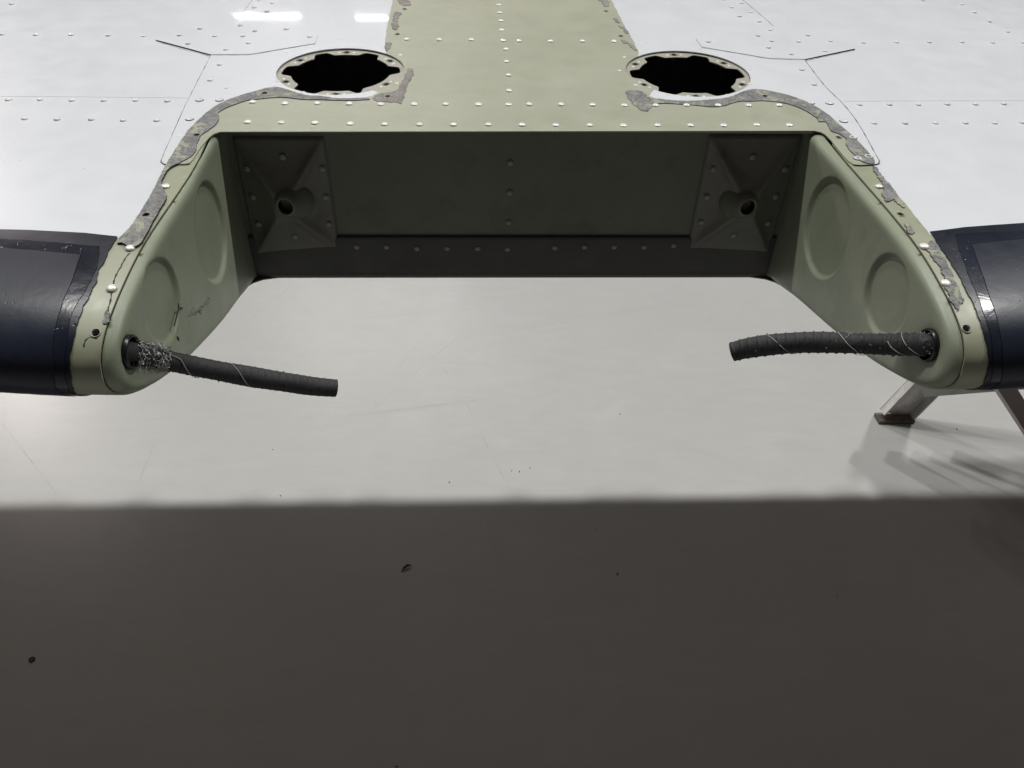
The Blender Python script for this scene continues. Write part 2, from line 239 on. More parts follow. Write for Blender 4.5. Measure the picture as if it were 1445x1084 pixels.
# measured outlines and positions: (x, s) on the skin, (x, z) on the spar, (y, z) on the ribs, metres
D = {
'olive_rivets': [[-0.2946,0.3893],[-0.2587,0.3887],[-0.2228,0.3881],[-0.1848,0.3868],[-0.1478,0.3855],[-0.1104,0.3853],[-0.0737,0.3859],[-0.036,0.3865],[0.0007,0.3863],[0.0373,0.3865],[0.0747,0.3871],[0.1116,0.3869],[0.1493,0.3875],[0.1859,0.388],[0.2228,0.3886],[0.2605,0.3911],[0.297,0.3909],[-0.3015,0.4451],[-0.2647,0.4417],[-0.2289,0.443],[-0.1928,0.4417],[-0.1572,0.4417],[-0.1196,0.4424],[-0.084,0.4431],[-0.0468,0.4427],[-0.0124,0.4434],[0.0113,0.4438],[0.0478,0.4445],[0.0841,0.4441],[0.1207,0.4437],[0.157,0.444],[0.1933,0.4451],[0.2302,0.4457],[0.266,0.446],[0.3021,0.447],[-0.143,0.6576],[-0.0997,0.6576],[-0.0565,0.6589],[-0.0135,0.6574],[0.008,0.6553],[0.0507,0.6566],[0.0937,0.6579],[0.1368,0.6591],[-0.0162,0.813],[-0.0159,0.7765],[-0.0151,0.7391],[-0.0145,0.6998],[-0.0105,0.6254],[-0.0112,0.5809],[-0.0098,0.5339],[-0.0108,0.4845]],
'small_rivets': [[-0.1473,0.6011],[-0.1444,0.5058],[0.1432,0.6012],[0.1302,0.5538],[0.1436,0.5064]],
'white_small': [[-0.2911,0.6061],[-0.3014,0.5576],[-0.2864,0.5093],[-0.2502,0.4753],[-0.1781,0.4746],[-0.2297,0.6564],[-0.2727,0.6606],[-0.1875,0.6577],[0.1798,0.6577],[0.2219,0.6575],[0.1763,0.6333],[0.2503,0.6354],[0.2858,0.6076],[0.2985,0.5627],[0.2849,0.5129],[0.1777,0.4775],[0.2485,0.4767],[-0.3409,0.487],[0.3415,0.4892],[-0.3559,0.3506]],
'side_rivets': [[-0.678,0.6528],[-0.6337,0.6545],[-0.588,0.6576],[-0.5393,0.6581],[-0.4928,0.6599],[-0.7214,0.7894],[-0.5748,0.4325],[-0.5398,0.436],[-0.504,0.4375],[-0.4689,0.4409],[-0.4336,0.4444],[-0.398,0.4457],[-0.5337,0.3814],[-0.4988,0.3832],[-0.4631,0.387],[-0.4286,0.3879],[-0.393,0.3916],[0.4855,0.6635],[0.5334,0.6647],[0.5809,0.6645],[0.6283,0.6643],[0.672,0.6626],[0.7167,0.6624],[0.7115,0.8497],[0.712,0.8056],[0.7133,0.7583],[0.718,0.7111],[0.6585,0.8701],[0.4005,0.4502],[0.4366,0.4482],[0.4715,0.4461],[0.5074,0.4451],[0.5419,0.443],[0.5775,0.442],[0.397,0.3971],[0.4324,0.3938],[0.4677,0.3921],[0.5029,0.3896],[0.5369,0.3871],[0.5701,0.3859]],
'mid_rivets': [[-0.3672,0.5596],[-0.3655,0.5086],[-0.3731,0.7877],[-0.3508,0.8098],[-0.3508,0.7685],[-0.3734,0.8231],[0.3652,0.5609],[0.3646,0.5112],[0.334,0.8575],[0.3372,0.8165],[0.338,0.7726],[0.3584,0.8394],[0.3606,0.7939],[0.3612,0.7489]],
'patch_rivets': [[[-0.4448,0.6603],[-0.4249,0.6886],[-0.425,0.6289],[-0.3978,0.6606],[-0.3743,0.7048],[-0.361,0.6628],[-0.3494,0.683],[-0.3482,0.6365],[-0.3714,0.6118],[-0.3091,0.6931],[-0.2727,0.6633]],[[0.2664,0.6602],[0.3421,0.6863],[0.366,0.7101],[0.3552,0.6652],[0.344,0.6394],[0.3676,0.6156],[0.3924,0.6625],[0.4136,0.6882],[0.4385,0.6651],[0.4175,0.6266]]],
'ring_rivets': [[-0.3621,0.4489],[-0.34,0.4502],[-0.3584,0.3955],[0.3424,0.4547],[0.3642,0.4532],[0.3623,0.4012],[0.3562,0.3569],[0.3406,0.3037],[0.3539,0.3078]],
'strip_rivets': [[[-0.3353,0.2369],[-0.3322,0.1306],[-0.332,0.0813]],[[0.3378,0.2412],[0.3346,0.1329],[0.3338,0.0858]]],
'holes': [[-0.339,0.3533],[-0.3345,0.1806],[-0.3333,0.0387],[-0.2932,0.4702],[-0.1517,0.4646],[0.3405,0.3574],[0.3363,0.1869],[0.3347,0.0395],[0.2928,0.4733],[0.1514,0.4641],[-0.1551,0.7884],[-0.1569,0.678],[0.1422,0.7898],[0.1493,0.6802]],
'access_c': [[-0.216,0.5442],[0.2152,0.5474]],
'access_pts': [[-0.2913,0.5412],[-0.1405,0.5448],[-0.2269,0.6272],[-0.2059,0.4677],[0.1418,0.5468],[0.2917,0.5504],[0.2319,0.6296],[0.2003,0.4736]],
'lobes': [[[-0.218,0.6198],[-0.1601,0.586],[-0.2747,0.5871],[-0.2725,0.5172],[-0.2134,0.4802],[-0.1555,0.5078]],[[0.212,0.6188],[0.2713,0.5897],[0.2717,0.5207],[0.2123,0.4824],[0.1552,0.514],[0.155,0.5838]]],
'patch': [[[-0.4711,0.6419],[-0.3871,0.5936],[-0.337,0.5973],[-0.2619,0.6393],[-0.2631,0.6719],[-0.311,0.7061],[-0.3681,0.7232],[-0.4196,0.7171],[-0.4719,0.6755]],[[0.2519,0.6723],[0.2534,0.6408],[0.3337,0.601],[0.3807,0.5973],[0.4633,0.6358],[0.4648,0.6765],[0.4442,0.7031],[0.376,0.727],[0.3313,0.7261]]],
'centre_outline_l': [[-0.3843,0.8299],[-0.3833,0.7254],[-0.3863,0.5929],[-0.3739,0.4337],[-0.3627,0.3391],[-0.3569,0.2945],[-0.3548,0.2881],[-0.351,0.2835],[-0.3469,0.2834],[-0.3309,0.2847],[-0.3276,0.2877],[-0.3265,0.2959],[-0.3271,0.3232],[-0.3253,0.3483],[-0.3229,0.3585],[-0.3177,0.3641]],
'centre_outline_r': [[0.3205,0.3765],[0.3263,0.3727],[0.329,0.3669],[0.33,0.3518],[0.3288,0.3171],[0.3291,0.298],[0.3314,0.2903],[0.339,0.2891],[0.3517,0.2894],[0.357,0.2913],[0.3609,0.297],[0.3649,0.3142],[0.378,0.3944],[0.3832,0.4576],[0.3807,0.5973],[0.3769,0.7302],[0.3757,0.863]],
'white_l': [[-0.1759,0.8392],[-0.1737,0.7063],[-0.1702,0.634],[-0.1652,0.5981],[-0.1739,0.5488],[-0.1972,0.5249],[-0.1835,0.4939],[-0.1636,0.4781],[-0.1707,0.4663],[-0.1828,0.4583],[-0.205,0.4552],[-0.2262,0.4621],[-0.247,0.4658],[-0.2749,0.4855],[-0.2881,0.4895],[-0.3058,0.4762],[-0.3287,0.4527],[-0.3418,0.4259],[-0.3495,0.3828],[-0.3511,0.3546],[-0.3498,0.3136],[-0.3465,0.2822]],
'white_r': [[0.1579,0.8537],[0.1602,0.7296],[0.1639,0.6655],[0.1647,0.6198],[0.1578,0.5815],[0.179,0.5453],[0.1666,0.4991],[0.1545,0.4727],[0.1628,0.4622],[0.1803,0.4573],[0.2079,0.4578],[0.2464,0.4681],[0.2656,0.4836],[0.2838,0.4971],[0.3129,0.4867],[0.3347,0.4653],[0.3491,0.4318],[0.3546,0.3936],[0.3578,0.3531],[0.3573,0.3182],[0.3523,0.289]],
'side_white_l': [[-0.3498,0.3136],[-0.3476,0.2726],[-0.3425,0.221],[-0.341,0.178],[-0.343,0.1566],[-0.3475,0.1455]],
'side_white_r': [[0.3565,0.32],[0.3518,0.2824],[0.3515,0.2536],[0.3497,0.2164],[0.3489,0.1852],[0.3481,0.1568],[0.3486,0.1521]],
'boot_l': [[-0.4492,0.1489],[-0.4253,0.1501],[-0.4009,0.1501],[-0.3766,0.15],[-0.3479,0.1465],[-0.348,0.1311],[-0.3474,0.1189],[-0.3474,0.1099],[-0.3483,0.1012],[-0.3461,0.0898],[-0.3467,0.081],[-0.346,0.0696],[-0.3484,0.0631],[-0.3479,0.0555],[-0.3481,0.0458],[-0.3482,0.0367],[-0.3491,0.0271],[-0.35,0.0186],[-0.3513,0.0111],[-0.3523,0.0039],[-0.3546,-0.0079],[-0.3609,-0.0269]],
'boot_r': [[0.4429,0.1624],[0.4115,0.1615],[0.3837,0.1603],[0.3495,0.1555],[0.3486,0.142],[0.3477,0.1255],[0.3484,0.1112],[0.3483,0.0978],[0.3483,0.0859],[0.3473,0.0753],[0.3477,0.0623],[0.3478,0.051],[0.3471,0.0417],[0.3468,0.0337],[0.3485,0.0257],[0.3491,0.019],[0.3502,0.0117],[0.3514,0.0032],[0.3533,-0.0051],[0.3556,-0.0131]],
'bpanel_l': [[-0.4427,0.1347],[-0.4187,0.1348],[-0.3944,0.1339],[-0.3699,0.1319],[-0.3575,0.1317],[-0.3546,0.1232],[-0.3505,0.1037],[-0.3499,0.0896],[-0.3506,0.0778],[-0.3531,0.0679],[-0.3543,0.0573],[-0.3536,0.0443],[-0.3534,0.0325],[-0.3537,0.0185],[-0.3552,0.0053],[-0.359,-0.0103]],
'bpanel_r': [[0.4358,0.1498],[0.4054,0.1502],[0.3697,0.1497],[0.3651,0.1358],[0.3603,0.1153],[0.3565,0.0939],[0.3547,0.0766],[0.3527,0.0549],[0.352,0.0403],[0.3521,0.0266],[0.3532,0.015],[0.3555,0.003],[0.3595,-0.0096]],
'binner_l': [[-0.4373,0.1225],[-0.4012,0.1208],[-0.3681,0.1187],[-0.3661,0.1012],[-0.3641,0.0818],[-0.3643,0.0652],[-0.3639,0.0509],[-0.3628,0.035],[-0.3626,0.0219],[-0.3631,0.0107],[-0.3667,-0.0059]],
'binner_r': [[0.4281,0.136],[0.4041,0.1348],[0.3763,0.1319],[0.3716,0.1108],[0.3657,0.0809],[0.3641,0.0721],[0.3621,0.0545],[0.3602,0.038],[0.36,0.0235],[0.3619,0.0094],[0.3671,-0.0072]],
'sealant': [[[-0.1726,0.4537],[-0.2045,0.4511],[-0.2248,0.4527],[-0.2489,0.4533],[-0.2708,0.4591],[-0.2969,0.4534],[-0.3133,0.4449],[-0.3313,0.4183],[-0.3291,0.4047],[-0.3261,0.3913],[-0.3272,0.378],[-0.3304,0.3648],[-0.334,0.3535],[-0.3334,0.3408],[-0.3316,0.3266],[-0.3285,0.3128],[-0.33,0.3009],[-0.336,0.2858],[-0.3414,0.2776],[-0.3431,0.2666],[-0.3422,0.2529],[-0.3405,0.2411],[-0.3339,0.2283],[-0.3286,0.2172],[-0.3263,0.2077],[-0.3257,0.1795],[-0.3246,0.1548],[-0.3244,0.1428],[-0.3251,0.1356],[-0.3282,0.1307],[-0.3322,0.1287],[-0.3357,0.1325],[-0.3404,0.1364],[-0.3439,0.1363],[-0.344,0.1456],[-0.3416,0.1578],[-0.341,0.178],[-0.3425,0.221],[-0.3476,0.2726],[-0.3498,0.3136],[-0.3511,0.3546],[-0.3495,0.3828],[-0.3418,0.4259],[-0.3287,0.4527],[-0.3058,0.4762],[-0.2881,0.4895],[-0.2749,0.4855],[-0.2472,0.4669],[-0.2263,0.4631],[-0.2052,0.4566],[-0.1772,0.4593]],[[0.1505,0.4484],[0.1672,0.4498],[0.1971,0.4462],[0.229,0.4406],[0.2562,0.4566],[0.2734,0.458],[0.2897,0.4594],[0.3113,0.4524],[0.3254,0.436],[0.334,0.4118],[0.3332,0.3999],[0.3405,0.3998],[0.3398,0.3862],[0.3382,0.3726],[0.344,0.3668],[0.347,0.3516],[0.3414,0.3387],[0.3401,0.326],[0.3405,0.3065],[0.3434,0.2927],[0.353,0.2907],[0.3569,0.3076],[0.3575,0.3512],[0.3539,0.3917],[0.3484,0.4298],[0.3341,0.4632],[0.3123,0.4845],[0.2867,0.495],[0.2656,0.4836],[0.2464,0.4681],[0.208,0.4583],[0.1805,0.4584],[0.163,0.4633],[0.1527,0.4621]],[[0.3499,0.2858],[0.3525,0.284],[0.3497,0.2553],[0.3505,0.2445],[0.3477,0.2165],[0.3458,0.2012],[0.3425,0.2013],[0.3409,0.2153],[0.3326,0.2084],[0.3343,0.2241],[0.3427,0.2417],[0.3455,0.2617],[0.3467,0.2744]],[[0.3334,0.1692],[0.3365,0.1673],[0.3339,0.1537],[0.3302,0.1526],[0.3303,0.162]],[[0.3442,0.1422],[0.3471,0.1357],[0.3452,0.1256],[0.3448,0.1085],[0.343,0.0894],[0.3422,0.0739],[0.3401,0.0655],[0.3324,0.0555],[0.3315,0.0612],[0.3305,0.068],[0.3321,0.0814],[0.3347,0.0896],[0.3367,0.1051],[0.335,0.122],[0.3362,0.1309]],[[-0.3298,0.0578],[-0.3284,0.0606],[-0.3262,0.0539],[-0.3261,0.0467],[-0.3284,0.0454],[-0.3298,0.0512]],[[-0.1324,0.5546],[-0.1264,0.5428],[-0.1277,0.5231],[-0.1314,0.5016],[-0.1321,0.4755],[-0.1347,0.4442],[-0.1402,0.4482],[-0.1535,0.4479],[-0.1661,0.4539],[-0.1672,0.4643],[-0.1607,0.4728],[-0.1456,0.4795],[-0.1413,0.4883],[-0.1398,0.5014],[-0.1376,0.5172],[-0.1356,0.5379]],[[0.1297,0.4873],[0.1481,0.4855],[0.1508,0.4705],[0.154,0.46],[0.1532,0.4454],[0.1487,0.433],[0.142,0.4268],[0.1341,0.4388],[0.1284,0.4637]],[[-0.1684,0.8396],[-0.1556,0.8401],[-0.1473,0.8112],[-0.1562,0.8037],[-0.1646,0.8177]],[[-0.1683,0.7723],[-0.1578,0.7694],[-0.1612,0.7465],[-0.1603,0.7217],[-0.1571,0.7068],[-0.1621,0.695],[-0.1674,0.7124],[-0.1679,0.7431]],[[-0.1693,0.6447],[-0.1625,0.6422],[-0.1621,0.6264],[-0.1656,0.6134],[-0.1688,0.6236]],[[0.1335,0.8526],[0.1512,0.8534],[0.1502,0.8198],[0.1428,0.8123],[0.141,0.8416]],[[0.1496,0.7578],[0.154,0.7515],[0.1549,0.7357],[0.1496,0.7418]],[[0.1512,0.7232],[0.1585,0.7173],[0.1627,0.6909],[0.1571,0.6936],[0.1562,0.7083]],[[0.1476,0.6678],[0.1558,0.657],[0.1606,0.6435],[0.1636,0.625],[0.1592,0.6275],[0.1547,0.6488],[0.1487,0.654]]],
'cracks': [[[-0.331,0.1248],[-0.3324,0.1165],[-0.3326,0.1076],[-0.3334,0.0974],[-0.3327,0.0876],[-0.3309,0.0774],[-0.3293,0.0663],[-0.3293,0.0579]],[[-0.3407,0.0273],[-0.3397,0.0328],[-0.3364,0.0351],[-0.332,0.034]]],
'plate': [[[-0.3156,0.9141],[-0.2165,0.9139],[-0.2167,0.7752],[-0.3181,0.7654]],[[0.2105,0.9189],[0.3155,0.9195],[0.3118,0.7674],[0.2092,0.7734]]],
'plate_rivets': [[[-0.305,0.8796],[-0.3053,0.8453],[-0.3054,0.811],[-0.2224,0.8791],[-0.2231,0.8446],[-0.2244,0.8102],[-0.2633,0.8939],[-0.2646,0.797]],[[0.3031,0.8815],[0.3004,0.848],[0.2991,0.8139],[0.2209,0.8811],[0.2198,0.8469],[0.219,0.8138],[0.2619,0.8965],[0.2598,0.7996]]],
'web_rivets': [[-0.0111,0.8846],[-0.0113,0.8483],[-0.0119,0.8099]],
'flange_rivets': [[-0.1951,0.7787],[-0.1593,0.7787],[-0.1228,0.7767],[-0.086,0.7768],[-0.049,0.7768],[-0.0128,0.7758],[0.045,0.7778],[0.0814,0.7788],[0.1179,0.7788],[0.1545,0.7788],[0.1909,0.7808]],
'collar': [[-0.2628,0.8477],[0.2599,0.8482]],
'collar_base': [[-0.2588,0.8454],[0.2563,0.8451]],
'hose_hole': [[0.4829,0.8817],[0.4905,0.8794]],
'hose': [[[-0.3308,0.5291,0.8442],[-0.3209,0.53,0.838],[-0.3089,0.534,0.831],[-0.2842,0.5425,0.8161],[-0.2572,0.5496,0.8027],[-0.2289,0.5569,0.7897],[-0.2055,0.5635,0.7788],[-0.1846,0.5692,0.7712]],[[0.3237,0.5126,0.8628],[0.3083,0.5175,0.8599],[0.2941,0.5246,0.8551],[0.279,0.5311,0.8511],[0.2608,0.5443,0.8424],[0.2394,0.5527,0.8355],[0.2172,0.5599,0.8274],[0.201,0.5664,0.8185],[0.1913,0.5687,0.813]]],
'ink': [[[0.6011,0.8376],[0.6119,0.8367]],[[0.6042,0.8331],[0.6151,0.8321]],[[0.6077,0.8291],[0.6187,0.828]],[[0.6144,0.8285],[0.626,0.828],[0.6302,0.8243],[0.6248,0.8238],[0.6178,0.827],[0.6226,0.8212]],[[0.6298,0.8237],[0.6381,0.8247]],[[0.6359,0.8221],[0.646,0.822]],[[0.6453,0.8241],[0.6379,0.8215],[0.6454,0.8182],[0.6519,0.8198],[0.6457,0.8247]],[[0.5947,0.8381],[0.6237,0.8254]]],
'scar': [[[0.5817,0.8609],[0.5799,0.8576],[0.575,0.8556],[0.5666,0.853],[0.5608,0.851]],[[0.5792,0.858],[0.5869,0.8521]],[[0.561,0.8393],[0.5615,0.835]]],
'foot': [[1.0292,1.5001],[1.1244,1.4933],[1.0737,1.4939]],
'floor_marks': [[[-1.3132,1.5285],[-1.0531,1.2717]],[[-0.2316,1.8894],[-0.3007,1.7195]],[[-0.0793,1.9625],[-0.3861,1.5117]],[[-0.0963,1.6239],[0.0287,1.2435]],[[-0.1274,1.686],[-0.2168,1.8536]],[[-0.6722,2.2099],[-0.8032,1.9297]],[[-0.8897,1.4641],[-0.8855,1.2919]],[[-0.7182,0.9697],[-0.6787,0.7372]],[[-0.9571,1.1731],[-1.0275,1.0109]],[[-0.9666,0.7859],[-0.2709,0.8026]],[[-0.4468,2.003],[-0.1817,2.0409]],[[0.3314,0.8092],[0.2035,0.8073]],[[0.7804,1.0917],[0.9216,1.073]],[[-0.4274,1.5401],[-0.0076,1.623]]],
'debris': [[-0.2141,1.0489],[-0.932,0.8426],[-0.5819,1.421],[-0.5313,1.2636],[-1.1893,1.3503],[0.0733,1.3465],[0.0266,1.3374],[0.046,1.3347],[-0.0434,1.1681],[0.2164,1.1468],[0.2489,1.0233],[0.7167,0.9574],[0.1708,1.4186],[0.3292,1.5455],[1.103,1.636],[1.2864,1.3117],[1.2335,1.4751],[-0.1281,1.3013],[-0.2008,0.6192],[-0.1875,1.3405]],
'edge_l': [[-0.3179,0.2581],[-0.3186,0.1883],[-0.3251,0.1639],[-0.3238,0.1362],[-0.3239,0.1184],[-0.3242,0.0983],[-0.3246,0.0763],[-0.3249,0.0594],[-0.3253,0.043],[-0.3263,0.0296],[-0.3274,0.016],[-0.3288,0.003]],
'edge_r': [[0.3273,0.292],[0.3281,0.2057],[0.3293,0.1656],[0.3293,0.1344],[0.3296,0.114],[0.3296,0.0935],[0.3302,0.0765],[0.3303,0.0588],[0.3301,0.0416],[0.3302,0.0278],[0.3308,0.0124]],
'seams': [[[-0.3863,0.5929],[-0.3739,0.4337],[-0.3627,0.3391],[-0.3571,0.2962],[-0.355,0.2881],[-0.3511,0.2838],[-0.3482,0.283]],[[-0.3843,0.8299],[-0.3833,0.7254]],[[0.3807,0.5973],[0.3772,0.5085],[0.3801,0.4493],[0.3765,0.3905],[0.3635,0.3108],[0.3609,0.297],[0.3559,0.2905],[0.3387,0.2884],[0.3312,0.2898]],[[0.3644,0.8626],[0.3676,0.8323],[0.3769,0.7302]],[[-0.4617,0.6344],[-0.4237,0.6106],[-0.3866,0.5916],[-0.3365,0.5953],[-0.2995,0.6173],[-0.2615,0.6372]],[[0.2529,0.6387],[0.2919,0.6207],[0.3332,0.599],[0.38,0.5953],[0.4199,0.6133],[0.4627,0.6342]],[[-0.3274,0.2869],[-0.3307,0.2841],[-0.3467,0.2828]]],
'laps': [[[-0.5887,0.4418],[-0.4859,0.4498],[-0.3781,0.4569]],[[0.3804,0.462],[0.4806,0.4576],[0.6089,0.4513]]],
}
# ---------------------------------------------------------------- helpers on the skin
def pip(P, poly):                                  # vectorised point in polygon
    P = np.asarray(P, float); x, y = P[:, 0], P[:, 1]; c = np.zeros(len(P), bool)
    for (x1, y1), (x2, y2) in zip(poly, poly[1:]+poly[:1]):
        if y1 == y2: continue
        m = ((y1 > y) != (y2 > y)) & (x < (x2-x1)*(y-y1)/(y2-y1)+x1); c ^= m
    return c
def pdist(P, poly):
    P = np.asarray(P, float); d = np.full(len(P), 9.)
    for a, b in zip(poly, poly[1:]+poly[:1]):
        a = np.array(a); b = np.array(b); v = b-a; L2 = max(v@v, 1e-14)
        t = np.clip(((P-a)@v)/L2, 0, 1); d = np.minimum(d, np.hypot(*(P-a-t[:, None]*v).T))
    return d
def dens(poly, step, closed=True):
    out = []
    Q = poly+poly[:1] if closed else poly
    for a, b in zip(Q, Q[1:]):
        n = max(1, int(math.ceil(math.hypot(b[0]-a[0], b[1]-a[1])/step)))
        for k in range(n): out.append((a[0]+(b[0]-a[0])*k/n, a[1]+(b[1]-a[1])*k/n))
    if not closed: out.append(tuple(poly[-1]))
    return out
def smoothp(poly, closed=True, n=4):               # Catmull-Rom through the given points
    out = []; m = len(poly)
    for i in range(m if closed else m-1):
        if closed: p = [poly[(i+k) % m] for k in (-1, 0, 1, 2)]
        else: p = [poly[max(i-1, 0)], poly[i], poly[i+1], poly[min(i+2, m-1)]]
        for k in range(n):
            t = k/n
            out.append(tuple(.5*((2*p[1][a])+(-p[0][a]+p[2][a])*t+(2*p[0][a]-5*p[1][a]+4*p[2][a]-p[3][a])*t*t+(-p[0][a]+3*p[1][a]-3*p[2][a]+p[3][a])*t**3) for a in (0, 1)))
    if not closed: out.append(tuple(poly[-1]))
    return out
def rag(poly, amp=.0005, seed=1, closed=True, step=.0016):
    rnd = random.Random(seed); P = dens(poly, step, closed); out = []
    ph = [rnd.uniform(0, 6.28) for _ in range(4)]
    s = 0
    for i, p in enumerate(P):
        s += 1
        a = amp*(math.sin(s*.45+ph[0])+math.sin(s*1.13+ph[1])*.6+rnd.uniform(-1, 1)*.8)
        b = amp*(math.sin(s*.38+ph[2])+math.sin(s*.97+ph[3])*.6+rnd.uniform(-1, 1)*.8)
        out.append((p[0]+a*.7, p[1]+b*.7))
    return out
def circle(c, r, n=18): return [(c[0]+r*math.cos(2*math.pi*k/n), c[1]+r*math.sin(2*math.pi*k/n)) for k in range(n)]
# shared grid levels
SL = []
s_ = 0.
while s_ < 1.1:
    SL.append(s_); s_ += .003 if s_ < .06 else .006 if s_ < .12 else .016
SL = sorted(set([-v for v in SL]+SL))
XL = []
x_ = 0.
while x_ < 2.5:
    XL.append(x_); x_ += .02 if x_ < .32 else .008 if x_ < .40 else .03 if x_ < .9 else .1
XL = sorted(set([-v for v in XL]+XL))
HOLE_R = .0031
SCREW = [tuple(p) for p in D['holes']]
ACC = [(-.2160, .5462), (.2156, .5490)]; ACC_R = .0775
def sheet(name, outline, mats, parent, h0=0., h1=.001, regions=(), holes=(), step=.006, screw=True, rnd=0, map3=None, xl=None, sl=None, wall=None):
    """a sheet lying on the skin: outline and holes in (x, s); h0 underside, h1 top; regions = [(polygon, material index)]"""
    f3 = map3 or surf
    out = dens([tuple(p) for p in outline], step)
    hl = [dens([tuple(p) for p in h], .003) for h in holes]
    if screw:
        cand = [c for c in SCREW]
        ok = pip(cand, out)
        dd = pdist(cand, out)
        for c, k, d in zip(cand, ok, dd):
            if k and d > HOLE_R+.0002 and not any(pip([c], h)[0] for h in hl): hl.append(circle(c, HOLE_R, 14))
    xs = [p[0] for p in out]; ss = [p[1] for p in out]
    G = [(x, s) for x in (xl or XL) if min(xs) < x < max(xs) for s in (sl or SL) if min(ss) < s < max(ss)]
    V = list(out); E = [(i, (i+1) % len(out)) for i in range(len(out))]
    loops = [list(range(len(out)))]
    for h in hl:
        b = len(V); V += h; E += [(b+i, b+(i+1) % len(h)) for i in range(len(h))]; loops.append(list(range(b, b+len(h))))
    for poly, _ in regions:
        q = dens([tuple(p) for p in poly], .02); b = len(V); V += q; E += [(b+i, b+(i+1) % len(q)) for i in range(len(q))]
    if G:
        G = np.array(G); k = pip(G, out) & (pdist(G, out) > .0012)
        for h in hl: k &= ~pip(G, h)
        G = G[k]; V += [tuple(g) for g in G]
    r = delaunay_2d_cdt([Vector(v) for v in V], E, [], 0, 1e-7)
    W = [tuple(v) for v in r[0]]; T = [tuple(t) for t in r[2]]
    cen = np.array([[(W[t[0]][0]+W[t[1]][0]+W[t[2]][0])/3, (W[t[0]][1]+W[t[1]][1]+W[t[2]][1])/3] for t in T])
    k = pip(cen, out)
    for h in hl: k &= ~pip(cen, h)
    mi = np.zeros(len(T), int)
    for poly, idx in regions: mi[pip(cen, [tuple(p) for p in poly])] = idx
    F = []; MI = []
    for t, kk, m in zip(T, k, mi):
        if not kk: continue
        a, b, c = (W[i] for i in t)
        if (b[0]-a[0])*(c[1]-a[1])-(b[1]-a[1])*(c[0]-a[0]) < 0: t = (t[0], t[2], t[1])
        F.append(t); MI.append(int(m))
    used = sorted({i for t in F for i in t}); mp = {u: n for n, u in enumerate(used)}
    F = [tuple(mp[i] for i in t) for t in F]; W = [W[u] for u in used]
    P3 = [f3(w[0], w[1], h1) for w in W]
    # walls on the boundary edges of what is left
    cnt = {}
    for fi, t in enumerate(F):
        for a, b in ((t[0], t[1]), (t[1], t[2]), (t[2], t[0])):
            cnt.setdefault((min(a, b), max(a, b)), []).append((a, b, fi))
    top = {}
    nF = list(F); nM = list(MI)
    for e, l in cnt.items():
        if len(l) != 1: continue
        a, b, fi = l[0]
        for v in (a, b):
            if v not in top:
                top[v] = (len(P3), len(P3)+1); P3.append(P3[v]); P3.append(f3(W[v][0], W[v][1], h0))
        nF.append((top[b][0], top[a][0], top[a][1], top[b][1])); nM.append(MI[fi] if wall is None else wall)
    ob = mesh(name, P3, nF, mats, parent, True, nM)
    if map3 is None:                               # true surface normals on the face, automatic ones on the rim
        nn = [(0, 0, 0)]*len(P3)
        for i, w in enumerate(W):
            s1, s0 = w[1]+.003, w[1]-.003
            a = surf(w[0], s1); b = surf(w[0], s0); e = surf(w[0]+.003, w[1]); f = surf(w[0]-.003, w[1])
            v = Vector((e[0]-f[0], e[1]-f[1], e[2]-f[2])).cross(Vector((a[0]-b[0], a[1]-b[1], a[2]-b[2]))).normalized()
            nn[i] = tuple(v)
        ob.data.normals_split_custom_set_from_vertices(nn)
    return ob
def frame(x, s, h=0.):
    p = Vector(surf(x, s, h)); tx = (Vector(surf(x+.002, s, h))-p).normalized(); ts = (Vector(surf(x, s+.002, h))-p)
    n = tx.cross(ts).normalized(); ty = n.cross(tx)
    return Matrix(((tx[0], ty[0], n[0], p[0]), (tx[1], ty[1], n[1], p[1]), (tx[2], ty[2], n[2], p[2]), (0, 0, 0, 1)))
def lathe_mesh(name, prof, n, mat):
    V = []; F = []
    for r, z in prof:
        if r < 1e-6: V.append((0, 0, z)); continue
        V += [(r*math.cos(2*math.pi*k/n), r*math.sin(2*math.pi*k/n), z) for k in range(n)]
    i = 0
    for (r1, _), (r2, _) in zip(prof, prof[1:]):
        for k in range(n):
            q = (k+1) % n
            if r1 < 1e-6: F.append((i, i+1+k, i+1+q))
            elif r2 < 1e-6: F.append((i+k, i+n, i+q))
            else: F.append((i+k, i+n+k, i+n+q, i+q))
        i += 1 if r1 < 1e-6 else n
    me = bpy.data.meshes.new(name); me.from_pydata(V, [], F); me.polygons.foreach_set('use_smooth', [True]*len(F)); me.materials.append(mat); me.update()
    return me
def dome(name, r, h, mat, n=14):
    return lathe_mesh(name, [(r, -.0004), (r*.99, h*.18), (r*.90, h*.5), (r*.66, h*.82), (r*.34, h*.96), (0, h)][::1], n, mat)
RIV = {'big': dome('rivet', .0043, .0022, RIVET), 'mid': dome('rivet', .0037, .0022, WRIVET), 'small': dome('rivet', .0027, .0007, WRIVET),
       'osmall': dome('rivet', .0026, .0008, RIVET), 'web': dome('rivet', .0038, .0018, DRIVET), 'flush': dome('rivet', .0038, .0010, WRIVET)}
def put(name, me, M, parent, label=None):
    o = bpy.data.objects.new(name, me); COL.objects.link(o); o.parent = parent
    o.matrix_world = M
    o.matrix_basis = world_m(parent).inverted() @ M if parent else M
    if label: o['label'] = label
    return o
def world_m(o):
    m = o.matrix_basis.copy()
    while o.parent:
        m = o.parent.matrix_basis @ o.matrix_parent_inverse @ m if False else o.parent.matrix_basis @ m; o = o.parent
    return m
_rr = random.Random(5)
